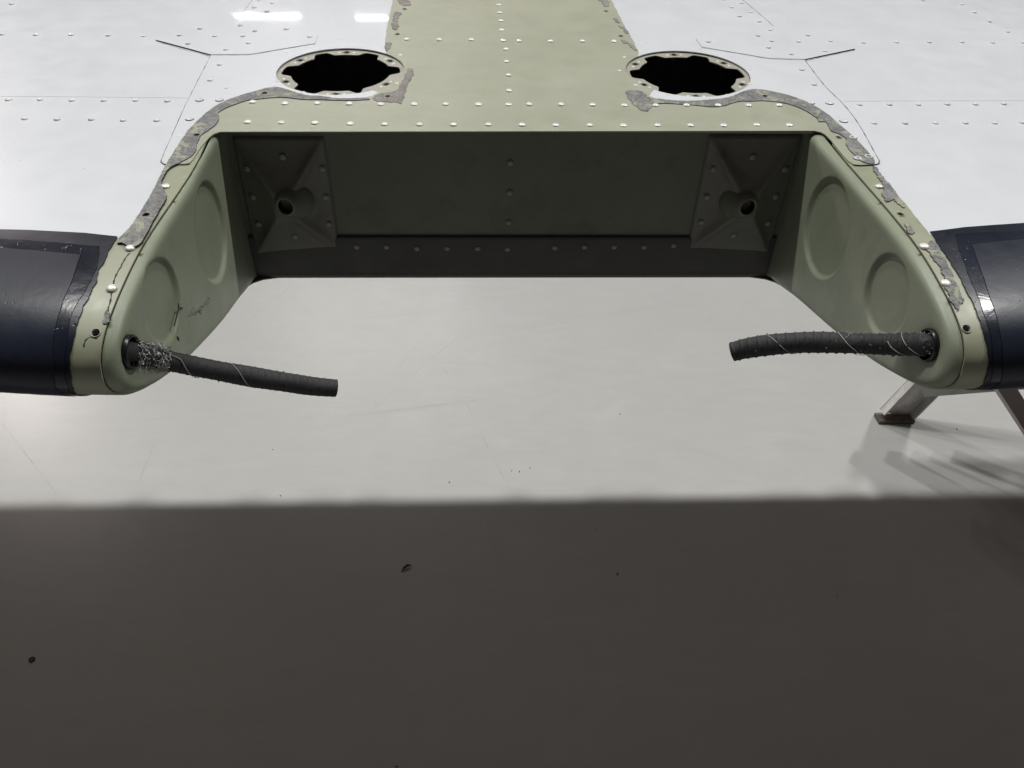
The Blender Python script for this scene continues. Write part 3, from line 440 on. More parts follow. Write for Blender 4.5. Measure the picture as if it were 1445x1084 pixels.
def rivets(pts, kind, h, parent):
    for p in pts:
        s = _rr.uniform(.93, 1.06)
        put('rivet', RIV[kind], frame(p[0], p[1], h) @ Matrix.Rotation(_rr.uniform(-.05, .05), 4, 'X') @ Matrix.Diagonal((s, s, _rr.uniform(.85, 1.1), 1)), parent)
def tube_vf(pts, r, n=8, cap=True, rf=None):
    """tube along 3D points; rf(i, k) gives a radius"""
    P = [Vector(p) for p in pts]; V = []; F = []
    t0 = (P[1]-P[0]).normalized(); nrm = t0.orthogonal().normalized()
    for i, p in enumerate(P):
        t = (P[min(i+1, len(P)-1)]-P[max(i-1, 0)]).normalized()
        nrm = (nrm-t*nrm.dot(t)).normalized(); b = t.cross(nrm)
        for k in range(n):
            a = 2*math.pi*k/n; rr = rf(i, k) if rf else r
            V.append(p+(nrm*math.cos(a)+b*math.sin(a))*rr)
    for i in range(len(P)-1):
        for k in range(n):
            q = (k+1) % n; F.append((i*n+k, i*n+q, (i+1)*n+q, (i+1)*n+k))
    if cap:
        F.append(tuple(range(n))[::-1]); F.append(tuple((len(P)-1)*n+k for k in range(n)))
    return V, F
def join_vf(parts):
    V = []; F = []
    for v, f in parts:
        b = len(V); V += v; F += [tuple(i+b for i in q) for q in f]
    return V, F
def box_vf(M, sx, sy, sz, bev=0.):
    V = [M @ Vector((x*sx/2, y*sy/2, z*sz/2)) for x in (-1, 1) for y in (-1, 1) for z in (-1, 1)]
    return V, [(0, 1, 3, 2), (4, 6, 7, 5), (0, 4, 5, 1), (2, 3, 7, 6), (0, 2, 6, 4), (1, 5, 7, 3)]

# ================================================================ THE TAILPLANE
tail = empty('aircraft_tailplane')
tag(tail, 'riveted aircraft wing section in white and olive with a wide notch in its leading edge', 'aircraft wing')
LIM = 2.3
sTopBack, sBotBack = SMAX, SMIN
# notch edge: |x| of the cut edge as a function of depth y, each side as measured
def _lin(tab):
    xs = [t[0] for t in tab]; ys = [t[1] for t in tab]
    return lambda y: float(np.interp(y, xs, ys))
XE = {-1: _lin([(.457, .3287), (.472, .327), (.50, .3255), (.55, .3243), (.60, .3228), (.65, .3212), (.70, .3208), (.75, .3228), (.80, .3265), (.83, .328)]),
      1: _lin([(.457, .3307), (.50, .3300), (.55, .3296), (.65, .3284), (.73, .3276), (.80, .3288), (.83, .3295)])}
XF = {-1: _lin([(.457, .3170), (.55, .3150), (.68, .3145), (.829, .3225)]), 1: _lin([(.457, .3205), (.60, .3195), (.829, .3165)])}   # rib faces
# --- side skins (left -1, right +1): wrap the nose, carry the boots, white on top and bare primer round the notch
def side_skin(sg):
    key = 'l' if sg < 0 else 'r'
    sB = s_at(.80, False)
    inner = [((XE[sg](yz(s)[0])+.0003)*sg, s) for s in [sB+(.30-sB)*k/60 for k in range(61)]]+[((XE[sg](.79)+.0008)*sg, .345), (.348*sg, .350), (.348*sg, SMAX)]
    outl = inner+[(LIM*sg, SMAX), (LIM*sg, SMIN), (.332*sg, SMIN)]
    w = [tuple(p) for p in D['side_white_'+key]]
    w = rag(w, .0004, 3+sg, False, .003)
    if sg < 0: reg = w+[(-3, w[-1][1]), (-3, 1.5), (w[0][0], 1.5)]
    else: reg = w+[(3, w[-1][1]), (3, 1.5), (w[0][0], 1.5)]
    if sg > 0: pass
    return sheet('side_skin', outl, [STRIP, WHITE], tail, -.0015, 0., [(reg, 1)], step=.01)
side = {sg: side_skin(sg) for sg in (-1, 1)}
# --- centre skin over the top, with both access holes
cl = [tuple(p) for p in D['centre_outline_l']]; cr = [tuple(p) for p in D['centre_outline_r']]
cout = [(cl[0][0]+.018, SMAX)]+cl+cr+[(cr[-1][0]-.018, SMAX)]
wl = [tuple(p) for p in D['white_l']]; wr = [tuple(p) for p in D['white_r']]
wlr = [(wl[0][0]-.004, 1.5)]+rag(wl, .00035, 11, False, .0025)+[(-.8, wl[-1][1]), (-.8, 1.5)]
wrr = [(wr[0][0]+.004, 1.5)]+rag(wr, .0005, 12, False, .0025)+[(.8, wr[-1][1]), (.8, 1.5)]
HC = .0012
centre = sheet('centre_skin', cout, [OLIVE, WHITE], tail, 0, HC, [(wlr, 1), (wrr, 1)], [circle(c, ACC_R, 72) for c in ACC])
# --- lower skin between the side skins
_q = [(.334, .785), (.3335, .800), (.329, .814), (.320, .824), (.302, .8305)]
_q = [(x_*.985, s_at(y_, False)) for x_, y_ in _q]
lo = [(-x_, s_) for x_, s_ in _q]+_q[::-1]+[(.36, _q[0][1]), (.36, SMIN), (-.36, SMIN), (-.36, _q[0][1])]
sheet('lower_skin', lo, [OLIVE], tail, .0003, .0015)
# --- bay under the access holes, its inner shade put into a dark colour
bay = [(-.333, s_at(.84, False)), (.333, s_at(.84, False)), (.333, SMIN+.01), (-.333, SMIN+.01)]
sheet('bay_shade', bay, [DARKIN], tail, -.003, -.002, screw=False)  # added dark sheet where the bay is only in shade
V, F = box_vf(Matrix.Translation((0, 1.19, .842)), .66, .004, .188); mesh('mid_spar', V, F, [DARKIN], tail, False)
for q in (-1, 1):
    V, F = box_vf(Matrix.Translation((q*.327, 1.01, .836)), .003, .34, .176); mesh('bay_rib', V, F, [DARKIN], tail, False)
# --- rear spar closing the back, tip ribs
zt, zb = SP[-1][1], SP[0][1]
V, F = join_vf([box_vf(Matrix.Translation((0, 1.4955, (zt+zb)/2)), 2*LIM, .003, zt-zb)])
mesh('rear_spar', V, F, [GREEN], tail, False)
for bx in (-1.25, -.78, -.215, .335, .93, 1.45):
    V, F = join_vf([box_vf(Matrix.Translation((bx+q, 1.518, zt-.036)), .006, .046, .075) for q in (-.014, .014)]+[box_vf(Matrix.Translation((bx, 1.499, zt-.045)), .06, .004, .085)])
    mesh('hinge_bracket', V, F, [GREEN], tail, False)
for sg in (-1, 1):
    me = bpy.data.meshes.new('tip_rib'); me.from_pydata([(LIM*sg, p[0]+sweep(LIM, p[0]), p[1]) for p in SP[::6]+[SP[-1]]], [], [tuple(range(len(SP[::6])+1))]); link('tip_rib', me, tail, [GREEN])
# --- front spar web in the notch
WY = .829
def xz(y0): return lambda a, b, h: (a, y0-h, b)
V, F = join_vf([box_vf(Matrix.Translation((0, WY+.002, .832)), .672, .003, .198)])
web = mesh('spar_web', V, F, [SHADED_GREEN], tail, False)
# bottom flange of the web: upright strip that curls forward into the lower skin
prof = [(.8265, .792), (.8255, .791), (.8250, .788), (.8250, .77), (.8252, .755), (.8258, .745), (.8275, .738), (.8305, .7352)]
V = []; F = []; xsn = [-.334+.668*k/40 for k in range(41)]
for x in xsn: V += [(x, p[0], p[1]) for p in prof]
m_ = len(prof)
for i in range(40):
    for j in range(m_-1): F.append((i*m_+j, i*m_+j+1, (i+1)*m_+j+1, (i+1)*m_+j))
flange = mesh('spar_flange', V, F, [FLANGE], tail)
# top lip under the centre skin
V, F = join_vf([box_vf(Matrix.Translation((0, .8205, .9280)), .64, .016, .0012)])
mesh('top_lip', V, F, [OLIVE], tail, False)
def yface(x, y, z, s=1.): return Matrix(((1, 0, 0, x), (0, 0, -1, y), (0, 1, 0, z), (0, 0, 0, 1))) @ Matrix.Diagonal((s, s, s, 1))
for p in D['web_rivets']: put('rivet', RIV['web'], yface(p[0], WY, p[1]), web)
for p in D['flange_rivets']: put('rivet', RIV['web'], yface(p[0], .8251, p[1], .9), flange)
# --- pressed gusset plates with their collars
for gi, quad in enumerate(D['plate']):
    TL, TR, BR, BL = [Vector(q) for q in quad]
    def gp(a, b):                                  # a, b in -1..1
        u, v = (a+1)/2, (b+1)/2
        q = (TL*(1-u)+TR*u)*v+(BL*(1-u)+BR*u)*(1-v)
        d = 1-max(abs(a), abs(b))
        e = min(d/.03, 1)
        k = min(max((d-.04)/.72, 0), 1)
        rg = math.exp(-((abs(a)-abs(b))/.13)**2)*min(max((d-.05)/.25, 0), 1)*min(max((.85-d)/.3, 0), 1)
        return q, WY-.0035*e-.021*k*(.45+.55*k)-.0042*rg
    NG = 64; V = []; F = []
    for i in range(NG+1):
        for j in range(NG+1):
            q, y = gp(-1+2*i/NG, -1+2*j/NG); V.append((q[0], y, q[1]))
    for i in range(NG):
        for j in range(NG): F.append((i*(NG+1)+j, (i+1)*(NG+1)+j, (i+1)*(NG+1)+j+1, i*(NG+1)+j+1))
    pl = mesh('gusset_plate', V, F, [PLATEG], tail)
    for p in D['plate_rivets'][gi]:
        bst = min(((gp(-1+i/40, -1+j/40)) for i in range(81) for j in range(81)), key=lambda g: (g[0][0]-p[0])**2+(g[0][1]-p[1])**2)
        put('rivet', RIV['web'], yface(p[0], bst[1]-.0006, p[1], 1.0), pl)
    c = D['collar'][gi]; cb = D['collar_base'][gi]; cb = (cb[0]*.35+c[0]*.65+(.0015 if gi == 0 else -.0015), cb[1]*.35+c[1]*.65-.001)
    ax = (Vector((c[0], .793, c[1]))-Vector((cb[0], .812, cb[1])))
    Mx = ax.to_track_quat('Z', 'X').to_matrix().to_4x4(); Mx.translation = Vector((cb[0], .812, cb[1]))
    ln = ax.length
    me = lathe_mesh('collar', [(.024, -.012), (.0235, -.004), (.0215, .001), (.0185, .005), (.0150, ln*.7), (.0118, ln*.97), (.0103, ln), (.0090, ln), (.0086, ln-.002), (.0086, -.02), (0, -.02)], 28, SHADED_GREEN)
    me.materials.append(BLACK)
    for f in me.polygons:
        if max((me.vertices[v].co.xy.length for v in f.vertices)) < .0088: f.material_index = 1  # bore blackened, its inner shade painted in
    put('collar', me, Mx, pl)
    me = lathe_mesh('collar_rim', [(.0103, ln-.0002), (.0101, ln+.0006), (.0092, ln+.0006), (.0089, ln-.0004)], 28, DRIVET)
    put('collar_rim', me, Mx, pl)
# --- the two notch ribs
def rib(sg, idx):
    pts = []
    i0 = s_at(WY, False); i1 = s_at(WY, True)
    n = 130
    for k in range(n+1):
        s = i0+(i1-i0)*(.5-.5*math.cos(math.pi*k/n) if False else k/n)
        _, y, z = surf(0, s, -.0018); pts.append((min(y, WY), z))
    poly = dens(pts, .004)
    hc = D['hose_hole'][idx]; HR = .0120
    circ = [((.557, .8795), .0385), ((.704, .864), .0520)] if sg < 0 else [((.572, .8735), .0395), ((.716, .863), .0540)]
    ring = []
    for d in (.0007, .0018, .0035, .0060, .0095):
        q = []
        P = np.array(poly); nx = np.roll(P, -1, 0)-np.roll(P, 1, 0); nx /= np.maximum(np.hypot(*nx.T)[:, None], 1e-9)
        inn = P+np.stack([nx[:, 1], -nx[:, 0]], 1)*d
        q = [tuple(v) for v in inn]
        # keep points that truly are d away and inside
        k = pip(q, poly) & (pdist(q, poly) > d*.93); ring += [v for v, kk in zip(q, k) if kk]
        inn = P-np.stack([nx[:, 1], -nx[:, 0]], 1)*d; q = [tuple(v) for v in inn]
        k = pip(q, poly) & (pdist(q, poly) > d*.93); ring += [v for v, kk in zip(q, k) if kk]
    for (c, r) in circ:
        for dr in (-.0075, -.0062, -.0050, -.0038, -.0026, -.0014, -.0002, .0012):
            ring += circle(c, r+dr, 64)
    hole = circle(hc, HR, 28)
    G = [(y, z) for y in np.arange(.45, .83, .008) for z in np.arange(.73, .93, .008)]
    G = [g for g in G if min(abs(math.hypot(g[0]-c[0], g[1]-c[1])-r+.0035) for c, r in circ) > .008]
    allp = np.array(ring+G); k = pip(allp, poly) & ~pip(allp, circle(hc, HR+.0008, 28))
    dd = pdist(allp, poly); k &= dd > .0005
    k[len(ring):] &= dd[len(ring):] > .0105
    inner = [tuple(v) for v in allp[k]]
    V = poly+hole+inner; E = [(i, (i+1) % len(poly)) for i in range(len(poly))]+[(len(poly)+i, len(poly)+(i+1) % 28) for i in range(28)]
    r_ = delaunay_2d_cdt([Vector(v) for v in V], E, [], 0, 1e-7)
    W = [tuple(v) for v in r_[0]]; T = r_[2]
    cen = np.array([[sum(W[i][a] for i in t)/3 for a in (0, 1)] for t in T]); kk = pip(cen, poly) & ~pip(cen, hole)
    dist = pdist(W, poly)
    V3 = []
    for (y, z), d in zip(W, dist):
        rr = .0075; d = min(d, rr); o = (rr-math.sqrt(max(rr*rr-(rr-d)**2, 0)))/rr*(XE[sg](y)-XF[sg](y)-.0002)
        if y > .815: o *= max(0, (.829-y)/.014)
        for c, r in circ:
            q = math.hypot(y-c[0], z-c[1]); t = min(max((r-q)/.0060, 0), 1); o += .0044*t*t*(3-2*t)
        q = math.hypot(y-hc[0], z-hc[1]); o += .0012*max(0, 1-(q-HR)/.004) if q < HR+.004 else 0
        V3.append((sg*(XF[sg](y)+o), y, z))
    F = [tuple(t) for t, f in zip(T, kk) if f]
    F = [(f if sg < 0 else f[::-1]) for f in F]
    ob = mesh('notch_rib', V3, F, [GREEN], tail)
    return ob, hc
ribs = {}
for sg, idx in ((-1, 0), (1, 1)):
    ob, hc = rib(sg, idx); ribs[sg] = ob
    FX = XF[sg](hc[0]); Mx = Matrix.Translation((sg*(FX-.0018), hc[0], hc[1])) @ Matrix.Rotation(-sg*math.pi/2, 4, 'Y')
    me = lathe_mesh('grommet', [(.0122, -.006), (.0136, -.0030), (.0139, -.0005), (.0134, .0012), (.0125, .0017), (.0116, .0008), (.0112, -.004), (.0112, -.010)], 36, BLACK)
    put('grommet', me, Mx, ob)
    me = lathe_mesh('conduit', [(.0122, -.004), (.0122, -.06), (0, -.06)], 24, DARKIN); put('conduit', me, Mx, ob)
# faded ink and a scar on the left rib
def strokes(name, lines, x, r, mat, parent, kx=1.):
    V, F = join_vf([tube_vf([(x, a, b) for a, b in dens([tuple(q) for q in l], .002, False)], r, 5) for l in lines])
    return mesh(name, V, F, [mat], parent)
strokes('ink_mark', D['ink'], -(XF[-1](.64)-.0002), .00024, INK, ribs[-1])
strokes('scar', D['scar'], -(XF[-1](.6)-.0004), .0006, CRACK_SHADE, ribs[-1])
# --- boots on the leading edge
def boot(sg, key):
    sU = -.30
    e = [tuple(p) for p in D['boot_'+key]]
    top = [p for p in e[:4 if sg > 0 else 5]]
    edge = e[3 if sg > 0 else 4:]
    dxs = sorted(top, key=lambda p: abs(p[0]))
    slope = (dxs[-1][1]-dxs[0][1])/(abs(dxs[-1][0])-abs(dxs[0][0]))
    far = (LIM*sg, dxs[0][1]+(LIM-abs(dxs[0][0]))*slope*.15)
    t = [far]+sorted(top, key=lambda p: -abs(p[0]))
    ed = rag(edge, .00045, 21+sg, False, .0022)
    last = edge[-1]
    out = t+ed+[(last[0]+.004*sg*-1*-1, last[1]-.05), (last[0], sU), (LIM*sg, sU)]
    b = sheet('deicer_boot', out, [BOOT], tail, 0, .0011)
    def inner(k, h0, h1, mat, nm, rg):
        e = [tuple(p) for p in D[k+key]]
        nt = 5 if k == 'bpanel_' and sg < 0 else 3
        tp = e[:nt]; eg = e[nt-1:]
        far = (LIM*sg, tp[0][1]+.01)
        out = [far]+tp+rag(eg, rg, 31+sg, False, .003)+[(eg[-1][0], -.12), (eg[-1][0], sU+.02), (LIM*sg, sU+.02)]
        return sheet(nm, out, [mat], b, h0, h1)
    inner('bpanel_', .001, .0015, TAPE, 'edge_sealer', .0004)
    inner('binner_', .0014, .0020, PANEL, 'boot_panel', .0002)
    return b
boots = {-1: boot(-1, 'l'), 1: boot(1, 'r')}
# --- riveted splice patches over the seams
patches = []
for i, p in enumerate(D['patch']):
    ob = sheet('splice_patch', p, [WHITE, CRACK_SHADE], tail, -.0001, HC+.0005, step=.01, wall=1); patches.append(ob)  # rim wall coloured dark as the shadow line of the step
    rivets(D['patch_rivets'][i], 'mid', HC+.0005, ob)
# --- old sealant along the notch
for i, p in enumerate(D['sealant']):
    big = i in (0, 1)
    q = rag(smoothp([tuple(v) for v in p], True, 3), .00028 if big else .0009, 40+i, True, .0018 if big else .0014)
    on_centre = i in (6, 7, 8, 9, 10, 11, 12, 13, 14)
    h = HC+(.0009 if big else .0005) if (on_centre or big) else .0009
    sheet('sealant', q, [SEALB if i in (6, 8, 9, 10, 11, 12, 13, 14) else SEAL, CRACK_SHADE], tail, -.0002, h, step=.003, screw=True, wall=1)  # dark walls paint the shadow line round each sealant edge
for i, c in enumerate(D['cracks']):
    a = smoothp([tuple(v) for v in c], False, 4); n = len(a)
    up = [(p[0]+.0005+.0003*math.sin(k*1.7), p[1]) for k, p in enumerate(a)]; dn = [(p[0]-.0005+.0003*math.cos(k*2.3), p[1]) for k, p in enumerate(a)]
    sheet('crack', up+dn[::-1], [CRACK_SHADE], side[-1], 0, .00018, screw=False, step=.004)
def line_sheet(name, c, w, mat, parent, h0, h1, step=.004):
    c = dens(smoothp([tuple(v) for v in c], False, 4), .003, False); a = []; b = []
    for k, p in enumerate(c):
        q0 = c[max(k-1, 0)]; q1 = c[min(k+1, len(c)-1)]; dx, dy = q1[0]-q0[0], q1[1]-q0[1]; L_ = max(math.hypot(dx, dy), 1e-9)
        ww = w*(.6+.4*math.sin(k*.7)*math.sin(k*.23+1))
        a.append((p[0]-dy/L_*ww, p[1]+dx/L_*ww)); b.append((p[0]+dy/L_*ww, p[1]-dx/L_*ww))
    return sheet(name, a+b[::-1], [mat], parent, h0, h1, screw=False, step=step)
for i, c in enumerate(D['seams']):
    if i in (4, 5):
        c = dens([tuple(v) for v in c], .004, False)
        for part, hh in (([v for v in c if abs(v[0]) < .397], HC), ([v for v in c if abs(v[0]) >= .396], 0.)):
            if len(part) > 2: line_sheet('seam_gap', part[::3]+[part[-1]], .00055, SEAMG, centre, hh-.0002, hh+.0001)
        continue
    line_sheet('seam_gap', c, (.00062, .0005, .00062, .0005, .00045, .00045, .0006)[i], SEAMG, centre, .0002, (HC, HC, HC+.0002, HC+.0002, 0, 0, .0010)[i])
for c in D['laps']: line_sheet('skin_lap', c, .0005, LAP, side[-1 if c[0][0] < 0 else 1], .0, .0002)
# --- access hole rings with lobes and screw holes
for i, c in enumerate(ACC):
    ls = D['lobes'][i]; ang = [math.atan2(p[1]-c[1], p[0]-c[0]) for p in ls]
    inn = []
    for k in range(240):
        a = 2*math.pi*k/240; w = 0
        for j, g in enumerate(ang):
            d = abs((a-g+math.pi) % (2*math.pi)-math.pi); hw = .25 if not (i == 0 and j == 5) else .45
            t = min(max((hw+.13-d)/.16, 0), 1); w = max(w, t*t*(3-2*t))
        r = .0722-.0118*w; inn.append((c[0]+r*math.cos(a), c[1]+r*math.sin(a)))
    hl = [circle((c[0]+.0695*math.cos(a), c[1]+.0695*math.sin(a)), .0036, 14) for a in ang]
    xl = [c[0]+k*.008 for k in range(-12, 13)]; sl = [c[1]+k*.008 for k in range(-12, 13)]
    rg = sheet('access_ring', circle(c, .084, 80), [RINGP], tail, -.0026, -.0012, holes=[inn]+hl, step=.004, screw=False, xl=xl, sl=sl)
    for a in ang:
        me = lathe_mesh('nut_plate', [(.0050, -.0065), (.0050, .0001), (.0047, .0003), (.0041, .0002), (.0037, -.001), (.0026, -.0030), (0, -.0033)], 16, NUTM)
        put('nut_plate', me, frame(c[0]+.0695*math.cos(a), c[1]+.0695*math.sin(a), -.0012), rg)
        for q in (-1, 1):
            b = a+q*.135
            put('rivet', RIV['osmall'], frame(c[0]+.0695*math.cos(b), c[1]+.0695*math.sin(b), -.0013) @ Matrix.Diagonal((.7, .7, .5, 1)), rg)
# --- rims round the screw holes
rimme = lathe_mesh('screw_hole_rim', [(HOLE_R+.0009, -.0003), (HOLE_R+.0006, .0002), (HOLE_R+.0001, .0001), (HOLE_R-.0001, -.001), (HOLE_R-.0003, -.006)], 20, RIMM)
wellme = lathe_mesh('screw_hole_well', [(HOLE_R-.0002, -.002), (HOLE_R-.0002, -.012), (0, -.012)], 14, DARKIN)
for i, p in enumerate(SCREW):
    on_c = i in (0, 3, 4, 5, 8, 9, 10, 11, 12, 13); h = HC if on_c else .0
    M_ = frame(p[0], p[1], h+.0005)
    put('screw_hole_rim', rimme, M_, centre if on_c else side[-1 if p[0] < 0 else 1])
    put('screw_hole_well', wellme, M_, centre if on_c else side[-1 if p[0] < 0 else 1])
# --- rivets
rivets(D['olive_rivets'], 'big', HC, centre); rivets(D['small_rivets'], 'osmall', HC, centre); rivets(D['white_small'], 'small', HC, centre)
rivets(D['mid_rivets'], 'mid', HC, centre)
for p in D['side_rivets']: rivets([p], 'mid', 0, side[-1 if p[0] < 0 else 1])
ringme = lathe_mesh('ring_rivet', [(.0042, -.0002), (.0041, .0007), (.0036, .0009), (.0028, .0008), (.0026, .0002), (0, .0003)], 18, WRIVET)
ringd = lathe_mesh('ring_rivet', [(.0047, -.0002), (.0046, .0003), (.0040, .0003)], 18, CRACK_SHADE)
for p in D['ring_rivets']: put('rivet', ringme, frame(p[0], p[1], HC+.0003), put('rivet_seat', ringd, frame(p[0], p[1], HC+.0002), centre))
for sg, i in ((-1, 0), (1, 1)): rivets(D['strip_rivets'][i], 'big', .0006, side[sg])

# ================================================================ THE TWO CUT HOSES
def hose(idx, label):
    P = [tuple(p) for p in D['hose'][idx]]; sg = -1 if idx == 0 else 1
    hc = D['hose_hole'][idx]
    P = [(sg*.352, hc[0]+.001, hc[1]+.001), (sg*.322, hc[0]+.0006, hc[1]+.0004)]+P[1:]
    # smooth centre line
    Q = []
    for i in range(len(P)-1):
        p = [P[max(i-1, 0)], P[i], P[i+1], P[min(i+2, len(P)-1)]]
        n = max(3, int((Vector(p[2])-Vector(p[1])).length/.0007))
        for k in range(n):
            t = k/n
            Q.append(tuple(.5*((2*p[1][a])+(-p[0][a]+p[2][a])*t+(2*p[0][a]-5*p[1][a]+4*p[2][a]-p[3][a])*t*t+(-p[0][a]+3*p[1][a]-3*p[2][a]+p[3][a])*t**3) for a in (0, 1, 2)))
    Q.append(P[-1])
    root = empty('rubber_hose', P[0]); tag(root, label, 'hose', 'cut rubber hoses in the notch')
    rnd = random.Random(7+idx); n = 40; R0 = .0089 if idx == 0 else .0093
    jit = [[rnd.uniform(-1, 1) for _ in range(n)] for _ in Q]
    amp = .00022 if idx == 0 else .00040; per = 9. if idx == 0 else 11.
    def rf(i, k):
        a = 2*math.pi*k/n; ph = i/per*2*math.pi/1.0-a
        ridge = max(0, math.sin(ph/1.0))**6
        lump = .00035*math.sin(i*.031+idx)+.00018*math.sin(i*.083+a*2)
        nub = .0011 if (jit[i][k] > .984 and ridge > .25) else 0
        return R0+amp*2*ridge+.00013*jit[i][k]+lump+nub
    V, F = tube_vf(Q, 0, n, False, rf)
    # cut end: rim, bore
    b = len(V); m = len(Q)-1; end = Vector(Q[-1]); t = (end-Vector(Q[-4])).normalized()
    base = [V[m*n+k] for k in range(n)]
    for rr, dz in ((.80, .0003), (.66, -.0002), (.62, -.003), (.60, -.02)):
        V += [end+(v-end)*rr+t*(dz+rnd.uniform(-.0002, .0002)) for v in base]
    prev = m*n
    for lv in range(4):
        cur = b+lv*n
        for k in range(n):
            q = (k+1) % n; F.append((prev+k, prev+q, cur+q, cur+k))
        prev = cur
    F.append(tuple(prev+k for k in range(n)))
    mesh('hose_cover', V, F, [HOSE], root)
    # wound threads
    def helix(i0, turns_per, cover, r, ph, rad=.00030):
        pts = []
        i1 = int(i0+cover)
        tt = [Vector(Q[min(i+1, len(Q)-1)])-Vector(Q[i]) for i in range(len(Q)-1)]
        t0 = tt[0].normalized()
        for i in range(max(i0, 1), min(i1, len(Q)-2), 2):
            t = (Vector(Q[i+1])-Vector(Q[i-1])).normalized(); nn = Vector((0, 0, 1)); nn = (nn-t*nn.dot(t)).normalized(); bb = t.cross(nn)
            a = ph+(i-i0)*turns_per*(1 if idx == 0 else 1)
            pts.append(Vector(Q[i])+(nn*math.cos(a)+bb*math.sin(a))*(r+rnd.uniform(0, .00025)))
        return tube_vf(pts, rad, 5) if len(pts) > 2 else None
    m0 = len(Q)
    if idx == 0: specs = [(.40, .080, 50, 0), (.60, .085, 50, 0), (.93, .0, 4, .2)]
    else: specs = [(.72, .085, 36, 0), (.43, .085, 34, 0), (.24, .075, 24, .3), (.17, .09, 30, 0)]
    for fr, tp, cv, ph in specs[:3] if idx == 0 else specs:
        sgn = 1
        for sgn2 in (1,):
            h = helix(int(fr*m0), tp*sgn2, cv, R0+.0006, ph-.35 if idx == 0 else -2.6)
            if h: mesh('thread', h[0], h[1], [THREAD], root)
    # short stitches of broken thread standing off the ridges
    parts = []
    for q in range(34 if idx == 0 else 60):
        i = rnd.randint(30, m0-20); t = (Vector(Q[i+2])-Vector(Q[i-2])).normalized(); a = rnd.uniform(0, 6.28)
        nn = Vector((0, 0, 1)); nn = (nn-t*nn.dot(t)).normalized(); bb = t.cross(nn); d = nn*math.cos(a)+bb*math.sin(a)
        p0 = Vector(Q[i])+d*(R0+.0001); e = d*rnd.uniform(.0005, .0016)+t*rnd.uniform(-.0012, .0012)+d.cross(t)*rnd.uniform(-.001, .001)
        parts.append(tube_vf([p0, p0+e*.6, p0+e], .00017, 4))
    V, F = join_vf(parts); tag(mesh('loose_fibre', V, F, [HOSE if idx == 0 else THREAD], root), kind='stuff')
    # frayed silver braid
    parts = []
    spans = [(.145, .20, 150, 1.0), (.19, .40, 380, 1.25)] if idx == 0 else [(.10, .20, 60, .8), (.30, .60, 26, .5)]
    for f0, f1, cnt, big in spans:
        for q in range(cnt):
            i = int(m0*rnd.triangular(f0, f1, (f0+f1)/2)); t = (Vector(Q[i+2])-Vector(Q[i-2])).normalized(); a = rnd.uniform(0, 6.28) if idx == 0 else rnd.gauss(0, 1.1)
            nn = Vector((0, 0, 1)); nn = (nn-t*nn.dot(t)).normalized(); bb = t.cross(nn)
            pts = []; aa = a; off = rnd.uniform(0, .0008); ln = rnd.uniform(.002, .0058)*big; st = rnd.uniform(-1, 1); cu = rnd.uniform(-900, 900)
            al = 0
            for k in range(7):
                d = nn*math.cos(aa)+bb*math.sin(aa)
                pts.append(Vector(Q[i])+t*al+d*(R0+.0003+off))
                ca = st+cu*k*ln/7
                aa += math.cos(ca)*ln/7/R0; al += math.sin(ca)*ln/7; off += rnd.uniform(-.0001, .0008)*big
            parts.append(tube_vf(pts, rnd.uniform(.0002, .00042), 4))
    V, F = join_vf(parts); tag(mesh('frayed_braid', V, F, [WIRE], root), kind='stuff')
    if idx == 0:                                   # torn cover bunched up under the braid
        i0, i1 = int(.15*m0), int(.42*m0); seg = Q[i0:i1:2]; nn_ = len(seg); J = [[rnd.uniform(-1, 1) for _ in range(28)] for _ in seg]
        V, F = tube_vf(seg, 0, 28, True, lambda i, k: R0+(.0016+.0009*J[i][k]+.0006*math.sin(i*.5+k))*max(0, math.sin(math.pi*i/(nn_-1)))**.5)
        mesh('torn_cover', V, F, [HOSE], root)
    return root
hose(0, 'black fabric-wrapped hose with frayed silver braid sticking out of the left rib')
hose(1, 'black ribbed hose with pale stitches bending out of the right rib')

# ================================================================ FLOOR
m, nt, p = NT('hangar_floor_paint')
base = mix(nt, ramp(nt, noise(nt, .9, 5, .55), [(0., 0.), (1., 1.)]), (.402, .412, .401), (.488, .493, .482))
sc = ramp(nt, noise(nt, 5, 9, .68, 1.5, stretched(nt, 1, 3.2, 1)), [(.25, 0.), (.8, .42)]); base = mix(nt, sc, base, (.33, .325, .31))
sm = ramp(nt, noise(nt, 3.1, 6, .6, .7, stretched(nt, 1.9, 1, 1)), [(.25, 0.), (.8, .30)]); base = mix(nt, sm, base, (.35, .345, .33))
sp = ramp(nt, noise(nt, 130, 2, .5), [(.80, 0.), (.82, .7)]); base = mix(nt, sp, base, (.16, .15, .14))
L(nt, base, p.inputs['Base Color'])
L(nt, ramp(nt, noise(nt, 2.2, 3, .5, .2), [(0., .285), (1., .34)]), p.inputs['Roughness'])
L(nt, bump(nt, noise(nt, 45, 4, .6), .08, .001), p.inputs['Normal'])
FLOORM = m
V = [(-30, -20, FLOOR), (30, -20, FLOOR), (30, 40, FLOOR), (-30, 40, FLOOR)]
fl = mesh('floor', V, [(0, 1, 2, 3)], [FLOORM], None, False); tag(fl, kind='structure')
SCUFF = plain('scuff_line', (.375, .372, .36), .5, 0, .2, 20)
parts = []; rnd = random.Random(3)
